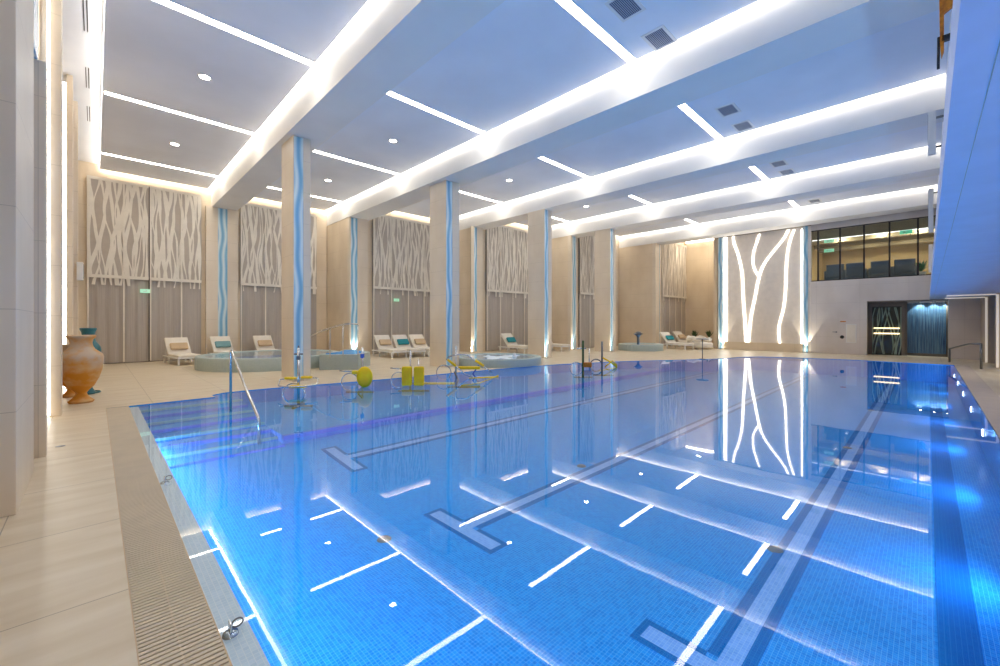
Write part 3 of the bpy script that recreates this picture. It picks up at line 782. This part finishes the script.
# white column speakers on the right hand upper wall
sp0 = None
for k, (px, pt, pb, X) in enumerate(((936, 110, 153, 13.0), (933.5, 188, 232, 20.0), (933, 244, 272, 23.5))):
    y = Yat(px, X); z0 = Zat(X, y, pb); z1 = Zat(X, y, pt)
    t = empty('wall_speaker', (X, -.28, z0), ['white column speaker high on the right wall, nearest', 'white column speaker on the right wall in front of the gallery glass top', 'white column speaker on the right wall, lowest and farthest'][k], 'speaker', group='white column speakers')
    yy = y + .28
    MB().box((0, yy - .0, 0), (.12, yy + .12, z1 - z0), bev=.01).build('speaker_body', 'white', t)
    MB().box((.03, yy + .12, .05), (.09, yy + .124, z1 - z0 - .05)).build('grille', 'darksteel', t)
    for zz in (.15, z1 - z0 - .15): MB().box((.03, 0, zz - .02), (.07, yy, zz + .02)).build('bracket', 'darksteel', t)
X = 6.6; y = Yat(946, X)
t = empty('wall_banner', (X, y, 0), 'orange hanging ornament with a black cord high on the right wall', 'ornament')
zt = Zat(X, y, -30)
def pxz(px, py): return (Yat(px, X) - y, Zat(X, y, py))
A = [pxz(939, -20), pxz(953, -20), pxz(953, 8), pxz(944, 12), pxz(944, 50), pxz(941.5, 56), pxz(940, 40)]
mb = MB(); Va = [[mb.bm.verts.new((xx, q[0], q[1])) for q in A] for xx in (0, .05)]
for t3 in tessellate_polygon([[Vector((q[0], q[1], 0)) for q in A]]):
    mb.bm.faces.new([Va[0][i] for i in t3]); mb.bm.faces.new([Va[1][i] for i in t3][::-1])
for i in range(len(A)): mb.bm.faces.new((Va[0][i], Va[0][(i+1) % len(A)], Va[1][(i+1) % len(A)], Va[1][i]))
mb.build('strap', 'orange', t)
a1 = pxz(938.7, 34); a2_ = pxz(938.3, 66); MB().tube([(.02, a1[0], a1[1]), (.02, a2_[0], a2_[1])], .012, 8).build('cord', 'black', t)
a1 = pxz(942, 37); a2_ = pxz(951, 35); MB().box((0, a2_[0] - .15, a1[1] - .03), (.05, a1[0], a1[1] + .03)).build('bracket', 'black', t)

# ------------------------------------------------------------------ spas
def rim_tub(name, cx, cy, r, h, label, n=48, step=True):
    t = empty(name, (cx, cy, 0), label, 'hot tub')
    MB().lathe([(r, 0), (r, h - .03), (r - .02, h), (r - .22, h), (r - .25, h - .03), (r - .3, h - .22), (0, h - .22)], (0, 0, 0), n).build('tub_wall', 'tubtile', t)
    MB().lathe([(0, h - .26), (r - .3, h - .2)], (0, 0, .01), n).build('tub_floor', 'pool', t)
    mb = MB(); mb.lathe([(0, h - .02), (r - .235, h - .02)], (0, 0, 0), n, smooth=False)
    for f in mb.bm.faces:
        f.normal_update()
        if f.normal.z < 0: f.normal_flip()
    mb.build('tub_water', 'tubwater', t, fix=False)
    return t
tb = rim_tub('hot_tub', 4.45, 16.0, 2.2, .40, 'large round hot tub with a sage tiled wall, left of the nearest column')
MB().lathe([(0, .03), (.07, .03), (.09, 0)], (-.55, -1.0, .2), 18).build('jet_lamp', 'jet', tb)
t = empty('hot_tub', (5.5, 14.3, 0), 'angled sage tiled hot tub block right of the nearest column, with a handrail on it', 'hot tub')
poly = [(-.48, -1.05), (.42, -1.85), (1.3, -.9), (1.6, .7), (1.25, 1.0), (.6, .05), (-.25, -.55)]
MB().prism(poly, 0, .47).build('tub_wall', 'tubtile', t)
pin = [((x - .55)*.78 + .55, (y + .6)*.78 - .6) for x, y in poly]; MB().prism(pin, .455, .474).build('tub_water', 'pool', t)
# handrail on the tub
t = empty('tub_handrail', (5.5, 14.3, .47), 'curved steel handrail on the hot tub block beside the nearest column', 'handrail')
pts = []
for px, py, s in ((300, 343, 0), (317, 333, .2), (330, 328, .4), (343, 324.5, .6), (352, 323.8, .8), (358, 324.3, 1)):
    X_ = 4.6 + 1.25*s; Y_ = Yat(px, X_); pts.append((X_ - 5.5, Y_ - 14.3, Zat(X_, Y_, py) - .47))
MB().tube(cm(pts, 5), .022, 8).build('rail', 'steel', t)
for i in (2, 3, 5):
    p = pts[i]; MB().tube([(p[0], p[1], 0 if i > 2 else -.07), p], .016, 8).build('post', 'steel', t)
# round spa by the third column
tb = rim_tub('spa_pool', 10.5, 10.9, 1.58, .26, 'round raised spa pool with bubbling water between the second and third columns')
rnd = random.Random(9); mb = MB()
for k in range(26):
    a_ = rnd.uniform(0, 6.28); r = rnd.uniform(0, 1.0); 
    cx, cy = r*math.cos(a_), -.2 + r*math.sin(a_)*.6
    mb.lathe([(0, rnd.uniform(.015, .05)), (.1, .012), (rnd.uniform(.14, .26), 0)], (cx, cy, .24), 10)
fo = mb.build('foam', mat('white_foam', srgb(235, 245, 250), .6), tb); fo['kind'] = 'stuff'
MB().lathe([(0, .16), (.03, .14), (.06, .06), (.1, 0)], (.35, -.5, .25), 12).build('fountain_jet', 'white', tb)
tb = rim_tub('spa_pool', 21.0, 10.75, 1.15, .33, 'small round spa pool with a steel spout behind the farthest column', 36)
t = empty('water_spout', (20.75, 10.75, .26), 'steel mushroom water spout standing in the small far spa pool', 'water spout')
MB().tube([(0, 0, -.08), (0, 0, .45)], .07, 12).build('stem', 'darksteel', t)
MB().lathe([(0, .75), (.1, .72), (.22, .6), (.1, .5), (.07, .44)], (0, 0, 0), 20).build('cap', 'darksteel', t)
MB().tube([(-.3, .1, .6), (-.1, 0, .66), (.1, 0, .66), (.3, -.1, .6)], .03, 8).build('nozzle', 'steel', t)

# ------------------------------------------------------------------ loungers
def lounger(cush):
    t = empty('sun_lounger', (0, 0, 0), '', 'sun lounger', group='white sun loungers')
    mb = MB(); mb.box((-.36, -1.0, .22), (.36, .32, .27), bev=.01); mb.build('frame', 'white', t)
    for sx in (-.32, .32):
        for sy in (-.92, .25, .85): MB().box((sx - .025, sy - .025, 0), (sx + .025, sy + .025, .23)).build('leg', 'white', t)
    MB().box((-.36, .28, .22), (-.31, .95, .27)).box((.31, .28, .22), (.36, .95, .27)).build('side_rail', 'white', t)
    MB().box((-.34, -.98, .27), (.34, .3, .35), bev=.025).build('seat_cushion', 'cream', t)
    b = MB().box((-.35, 0, -.02), (.35, .78, .07), bev=.02).build('backrest', 'cream', t); b.location = (0, .27, .3); b.rotation_euler = (math.radians(48), 0, 0)
    c = MB().box((-.27, 0, 0), (.27, .28, .1), bev=.04).build('cushion', cush, t); c.location = (0, .30, .47); c.rotation_euler = (math.radians(52), 0, 0)
    return t
protos = {}
def put(px, Y, rz, cush, label):
    if cush not in protos: protos[cush] = t = lounger(cush)
    else: t = copy_tree(protos[cush])
    t.location = (Xat(px, Y), Y, 0); t.rotation_euler = (0, 0, rz); t['label'] = label
put(182, 18.9, .12, 'beige_cushion', 'white sun lounger with a beige cushion, leftmost, in front of the curtain')
put(226, 19.3, .1, 'bluegrey', 'white sun lounger with a blue grey cushion behind the large round hot tub')
put(268, 19.2, .05, 'beige_cushion', 'white sun lounger with a beige cushion, left of the nearest column')
put(389, 16.3, -.05, 'beige_cushion', 'white sun lounger with a beige cushion, left one of the group of three')
put(407, 16.1, -.05, 'teal', 'white sun lounger with a teal cushion, middle one of the group of three')
put(424, 15.9, -.05, 'beige_cushion', 'white sun lounger beside the second column, right one of the group of three')
put(516, 14.3, -.05, 'teal', 'white sun lounger with a teal cushion behind the round spa pool')
put(552, 13.9, -.05, 'beige_cushion', 'white sun lounger mostly hidden behind the third column')
put(675, 9.9, -.3, 'teal', 'white sun lounger with a teal cushion near the farthest curtain')
put(687, 10.1, -.3, 'beige_cushion', 'cream lounger in the middle of the seating beside the feature wall')
def daybed(px, Y, label):
    X_ = Xat(px, Y); t = empty('daybed', (X_, Y, 0), label, 'daybed')
    MB().lathe([(0, .08), (.62, .08), (.66, .12), (.66, .3), (.6, .36), (0, .38)], (0, 0, 0), 28).build('base', 'cream', t)
    pts = [(.6*math.cos(a), .6*math.sin(a), .55 + .08*math.sin(a*5)) for a in [(-.6 + k*.32) for k in range(14)]]
    MB().tube(pts, .12, 10).build('backrest', 'cream', t)
    c = MB().box((-.2, -.06, -.14), (.2, .06, .14), bev=.035).build('cushion', 'white', t); c.location = (.1, .35, .52)
    for k in range(4): MB().tube([(.4*math.cos(k*PI/2), .4*math.sin(k*PI/2), 0), (.4*math.cos(k*PI/2), .4*math.sin(k*PI/2), .1)], .03, 8).build('leg', 'white', t)
daybed(700, 8.85, 'round white daybed left of the slim post by the feature wall')

for px, Y, l in ((694, 9.2, 'small dark green plant behind the round daybeds, left one'), (709, 8.6, 'small dark green plant beside the feature wall, right one')):
    X_ = Xat(px, Y + .9); t = empty('potted_plant', (X_, Y + .9, 0), l, 'plant')
    MB().lathe([(0, 0), (.14, 0), (.2, .5), (.17, .5), (.15, .1)], (0, 0, 0), 18).build('pot', 'white', t)
    mb = MB(); rnd = random.Random(int(px))
    for k in range(50):
        a_ = rnd.uniform(0, 6.28); r = rnd.uniform(.05, .3); z = rnd.uniform(.7, 1.02); p0 = Vector((0, 0, .48)); p1 = Vector((r*math.cos(a_), r*math.sin(a_), z)); md = (p0+p1)/2 + Vector((0, 0, .06)); s = Vector((-math.sin(a_), math.cos(a_), 0))*.04
        mb.bm.faces.new([mb.bm.verts.new(p) for p in (p0, md - s, p1, md + s)])
    mb.build('leaves', 'green', t)

# ------------------------------------------------------------------ urns
def urn(x, y, h, label, m='terracotta', wk=.76):
    t = empty('urn', (x, y, 0), label, 'urn')
    s = h / 1.16
    prof = [(0, 0), (.20, 0), (.215, .02), (.205, .04), (.14, .09), (.10, .14), (.095, .17), (.13, .21), (.22, .29), (.30, .42), (.35, .56), (.375, .70), (.38, .78), (.36, .83), (.30, .875), (.235, .92), (.20, .97), (.185, 1.03), (.20, 1.09), (.245, 1.13), (.25, 1.16), (.235, 1.165), (.19, 1.12), (.17, 1.04), (.18, .95)]
    MB().lathe([(r*s*wk, z*s) for r, z in prof], (0, 0, 0), 40).build('urn_body', m, t)
    for q in (1,):
        MB().lathe([(.157*s, -.012*s), (.17*s, 0), (.157*s, .012*s)], (0, 0, .03*s), 40).build('foot_ring', m, t)
    return t
urn(-.185, 11.0, 1.25, 'large weathered terracotta urn on the deck beside the left wall')
urn(-.335, 12.0, 1.05, 'second terracotta urn mostly hidden behind the pillar and the large urn')
t = urn(-.10, 12.2, 1.37, 'dark teal glazed vase just visible behind the terracotta urn', 'teal_glaze', .45)

# ------------------------------------------------------------------ handrail at the steps
t = empty('handrail', (1.8, 9.0, 0), 'polished steel handrail sloping into the water at the pool steps', 'handrail')
MB().tube([(0, 0, -.21), (0, 0, .9), (0.0, -.03, .965), (.0, -.09, .97)], .022, 10).build('post', 'steel', t)
MB().tube([(0, -.05, .97), (0, -.12, .955), (.02, -.9, .43), (.05, -1.6, .0), (.05, -1.66, -.06), (.05, -1.67, -.5)], .022, 10).build('rail', 'steel', t)
t = empty('handrail', (20.3, -1.2, 0), 'dark steel handrail on the far right deck beyond the pool corner', 'handrail')
MB().tube([(0, 0, 0), (0, 0, .8)], .03, 10).build('post', 'darksteel', t)
MB().tube([(0, 0, .8), (1.0, .2, .76), (2.6, .62, .5)], .028, 10).build('rail', 'darksteel', t)
MB().tube([(2.6, .62, 0), (2.6, .62, .5)], .03, 10).build('post', 'darksteel', t)
# slim post with a flat round top
X_, Y_ = 17.6, Yat(702.4, 17.6)
t = empty('slim_post', (X_, Y_, 0), 'thin grey post with a small flat top at the pool edge, by the feature wall', 'post')
MB().tube([(0, 0, 0), (0, 0, .8)], .018, 8).build('stem', 'darksteel', t)
MB().lathe([(0, .84), (.22, .83), (.24, .8), (0, .79)], (0, 0, 0), 24).build('top_disc', 'darksteel', t)
MB().lathe([(0, .02), (.12, .015), (.13, 0)], (0, 0, 0), 20).build('base', 'darksteel', t)

# ------------------------------------------------------------------ pool exercise machines (stand on the shelf)
ZS = -.3
def ring(c, r, ax='z', ex=1.0, n=24):
    o = []
    for k in range(n):
        a_ = 2*PI*k/n; u, v = r*ex*math.cos(a_), r*math.sin(a_)
        o.append((c[0]+u, c[1]+v, c[2]) if ax == 'z' else ((c[0]+u, c[1], c[2]+v) if ax == 'y' else (c[0], c[1]+u, c[2]+v)))
    return o
RX = -AL     # machines face the camera side of the pool
def machine(px, Y, label):
    t = empty('exercise_machine', (Xat(px, Y), Y, ZS), label, 'exercise machine', RX); return t
t = machine(298.5, 9.3, 'aqua exercise machine with a round steel ring and yellow pads, before the nearest column')
MB().tube([(0, 0, 0), (0, 0, 1.25)], .028, 10).build('post', 'steel', t)
MB().box((-.035, -.03, 1.0), (.035, .03, 1.08), bev=.01).tube([(-.09, 0, 1.12), (.09, 0, 1.12)], .018, 8).tube([(0, 0, 1.2), (0, 0, 1.3)], .016, 8).build('clamp', 'darksteel', t)
MB().tube([(p[0], p[1], .48 + (.10 if p[1] > 0 else 0) + .0) for p in ring((.0, 0, 0), .34, 'z', 1.15)], .014, 8, closed=True).build('hand_ring', 'steel', t)
MB().tube(ring((-.1, 0, .26), .24, 'y'), .013, 8, closed=True).build('wheel', 'steel', t)
MB().box((-.3, -.02, .58), (-.06, .06, .63), bev=.015).build('pad', 'yellow', t); MB().box((.05, -.02, .6), (.28, .06, .65), bev=.015).build('pad', 'yellow', t); MB().box((-.14, -.16, .42), (.2, .0, .47), bev=.02).build('seat', 'yellow', t)
MB().tube([(-.3, 0, .02), (.3, 0, .02)], .025, 8).tube([(0, -.25, .02), (0, .25, .02)], .025, 8).build('base', 'darksteel', t)

t = machine(361, 9.25, 'aqua exercise machine with one tall oval yellow backrest, second from the left')
MB().tube([(0, .1, 0), (0, .1, 1.2)], .022, 10).build('post', 'steel', t)
mb = MB(); mb.lathe([(0, -.06), (.1, -.055), (.17, -.035), (.19, 0), (.17, .035), (.1, .055), (0, .06)], (0, 0, 0), 28, ex=1, ey=1.3)
o = mb.build('backrest', 'yellow', t); o.location = (.1, -.05, .52); o.rotation_euler = (PI/2, 0, 0)
MB().tube(ring((-.26, 0, .4), .2, 'y'), .013, 8, closed=True).build('wheel', 'steel', t)
MB().box((-.2, -.06, .58), (-.05, .06, .66), bev=.02).build('saddle', 'yellow', t)
MB().tube([(-.5, 0, .66), (-.22, 0, .64)], .016, 8).build('handlebar', 'steel', t)
MB().tube([(-.35, 0, .16), (.3, 0, .16)], .025, 8).tube([(0, .1, 0), (0, -.2, .16)], .02, 8).build('base', 'darksteel', t)
MB().box((-.04, .06, .95), (.04, .14, 1.05), bev=.01).build('clamp', 'blueplastic', t)

t = machine(413, 9.2, 'aqua exercise machine with two upright rectangular yellow pads, third from the left')
for s, px_ in ((-1, 0), (1, 0)):
    MB().box((s*.155 - .13, -.06, .17), (s*.155 + .13, .06, .66), bev=.035).build('pad', 'yellow', t)
MB().tube([(-.1, .12, 0), (-.1, .12, 1.08)], .022, 10).build('post', 'steel', t)
MB().tube([(.12, .12, .3), (.12, .12, .85)], .016, 8).build('post', 'steel', t)
MB().tube(ring((-.36, 0, .32), .2, 'y'), .013, 8, closed=True).build('wheel', 'steel', t)
MB().tube([(-.58, 0, .62), (-.3, 0, .6)], .016, 8).build('handlebar', 'steel', t)
MB().tube([(-.4, .1, .02), (.4, .1, .02)], .025, 8).tube([(-.1, .12, .2), (.15, .12, .2)], .02, 8).build('base', 'darksteel', t)
MB().box((.3, -.3, .24), (1.1, -.1, .27), bev=.01).build('platform', 'yellow', t)

t = machine(462, 8.9, 'aqua machine with long slanted steel tubes and yellow grips beside the second column')
MB().tube([(-.17, 0, 0), (-.17, 0, 1.15)], .025, 10).build('post', 'steel', t)
MB().tube([(-.4, .1, .82), (-.2, .1, .9), (.12, .1, .9), (.55, .1, .6), (.82, .1, .4)], .02, 8).build('frame_tube', 'steel', t)
MB().tube([(-.42, -.12, .8), (-.3, -.12, .72), (.1, -.12, .38), (.3, -.12, .3)], .02, 8).build('frame_tube', 'steel', t)
MB().tube([(-.38, -.12, .78), (-.15, -.12, .6)], .034, 8).build('grip', 'yellow', t); MB().tube([(.36, .1, .74), (.6, .1, .58)], .036, 8).build('grip', 'yellow', t)
MB().box((-.1, -.02, .5), (.5, .1, .58), bev=.02).build('seat', 'yellow', t)
MB().tube([(.45, .1, .6), (.3, 0, .38), (.45, 0, .15)], .022, 8).build('link', 'blueplastic', t)
MB().tube(ring((-.5, 0, .42), .2, 'y'), .013, 8, closed=True).build('wheel', 'steel', t)
MB().tube([(-.2, -.1, .45), (-.1, 0, .2), (-.2, 0, 0)], .024, 8).build('pedal_arm', 'darksteel', t)
MB().tube([(.0, -.3, .1), (.5, -.2, .16), (1.0, 0, .33)], .018, 8).tube([(.2, -.1, .27), (1.0, 0, .3)], .02, 8).build('side_bar', 'yellow', t)
MB().tube([(-.4, 0, .02), (.5, 0, .02)], .025, 8).build('base', 'darksteel', t)

t = machine(583, 7.75, 'small yellow and green aqua machine left of the farthest column')
MB().tube([(0, 0, 0), (0, 0, 1.2)], .035, 10).build('post', 'green', t)
MB().box((.0, -.05, .34), (.28, .05, .5), bev=.03).build('seat', 'orange', t)
MB().tube([(-.2, 0, .95), (.1, 0, .95)], .02, 8).build('handlebar', 'steel', t); MB().tube([(.2, 0, .3), (.2, 0, .95)], .016, 8).build('post', 'steel', t)
MB().tube(ring((-.22, 0, .3), .2, 'y'), .014, 8, closed=True).build('wheel', 'steel', t)
MB().tube([(-.3, 0, .02), (.3, 0, .02)], .025, 8).build('base', 'darksteel', t)
t = machine(602, 7.6, 'aqua machine with yellow crossed tubes in front of the farthest column')
MB().tube([(0, 0, 0), (0, 0, 1.15)], .03, 10).build('post', 'darksteel', t)
MB().tube([(.0, 0, .62), (.3, 0, .45), (.5, 0, .3)], .028, 8).tube([(.1, 0, .3), (.35, 0, .5), (.5, 0, .35)], .022, 8).build('frame_tube', 'yellow', t)
MB().tube(ring((-.2, 0, .35), .2, 'y'), .02, 8, closed=True).build('wheel', 'darksteel', t)
MB().tube([(-.1, 0, .16), (.5, 0, .28)], .02, 8).build('side_bar', 'yellow', t)
MB().tube([(-.3, 0, .02), (.4, 0, .02)], .025, 8).build('base', 'darksteel', t)

# ------------------------------------------------------------------ lane rope anchors on the overflow lip
def anchor(x, y, label):
    t = empty('rope_anchor', (x, y, -.03), label, 'anchor', group='steel lane rope anchors')
    MB().lathe([(0, .012), (.032, .012), (.036, 0)], (0, 0, 0), 20).build('base_plate', 'steel', t)
    MB().box((-.006, -.022, .01), (.004, .022, .062), bev=.003).build('bracket', 'steel', t)
    MB().tube([(.03 + .024*math.cos(a_*PI/8), .0, .045 + .02*math.sin(a_*PI/8)) for a_ in range(16)], .004, 6, closed=True).build('ring', 'darksteel', t)
    return t
anchor(.475, 2.38, 'polished steel rope anchor on the pool lip, nearest the camera')
anchor(.475, 5.05, 'small steel rope anchor on the pool lip, farther from the camera')
o = MB().lathe([(0, .004), (.04, .004), (.045, 0)], (0, 0, 0), 20).build('floor_drain', 'darksteel'); o.location = (-.3, 7.3, 0); tag(o, 'small round floor drain on the deck beside the left pillars', 'drain')

# ------------------------------------------------------------------ world
wd = bpy.data.worlds.new('world'); SC.world = wd; wd.use_nodes = True
bg = wd.node_tree.nodes['Background']; bg.inputs['Color'].default_value = (.02, .03, .06, 1); bg.inputs['Strength'].default_value = .3
# light along the top of the recess beside the feature wall
o = MB().quad((28.48, 8.6, ZC - .12), (28.48, 11.3, ZC - .12), (28.38, 11.3, ZC - .04), (28.38, 8.6, ZC - .04)).build('cove_light', 'cove', fix=False)
tag(o, 'cove light at the top of the recess left of the feature wall', 'cove light')

# fill lights added under the side soffit and in the recess, built as downlights
for k, (x, y, z, e, l) in enumerate(((-.3, -2.6, ZG0, 40, 'added round fill light under the side soffit behind the camera'), (6, -2.6, ZG0, 9, 'added round fill light under the side soffit, second along'), (12, -2.6, ZG0, 9, 'added round fill light under the side soffit, third along'), (18, -2.6, ZG0, 14, 'added round fill light under the side soffit, farthest along'), (27.0, 10.0, ZC, 22, 'added round fill light in the recess left of the feature wall'))):
    t = empty('downlight', (x, y, z), l, 'downlight', group='round recessed downlights')
    MB().lathe([(.135, .0), (.135, -.012), (.10, -.012), (.10, .0)], (0, 0, 0), 24).build('rim', 'white', t)
    MB().lathe([(0, -.009), (.10, -.009)], (0, 0, 0), 24).build('lens', 'spot', t)
    area('downlight_or_fill_glow', (x, y, z - .015), (0, 0, 0), .18, .18, e, (1, .9, .74))

for x, y, z, e in ((4.45, 16.0, .25, 14), (10.5, 10.9, .15, 9), (21.0, 10.4, .2, 3)): point('tub_lamp', (x, y - .9 if x < 5 else y, z), e, (.25, .6, 1), .05)
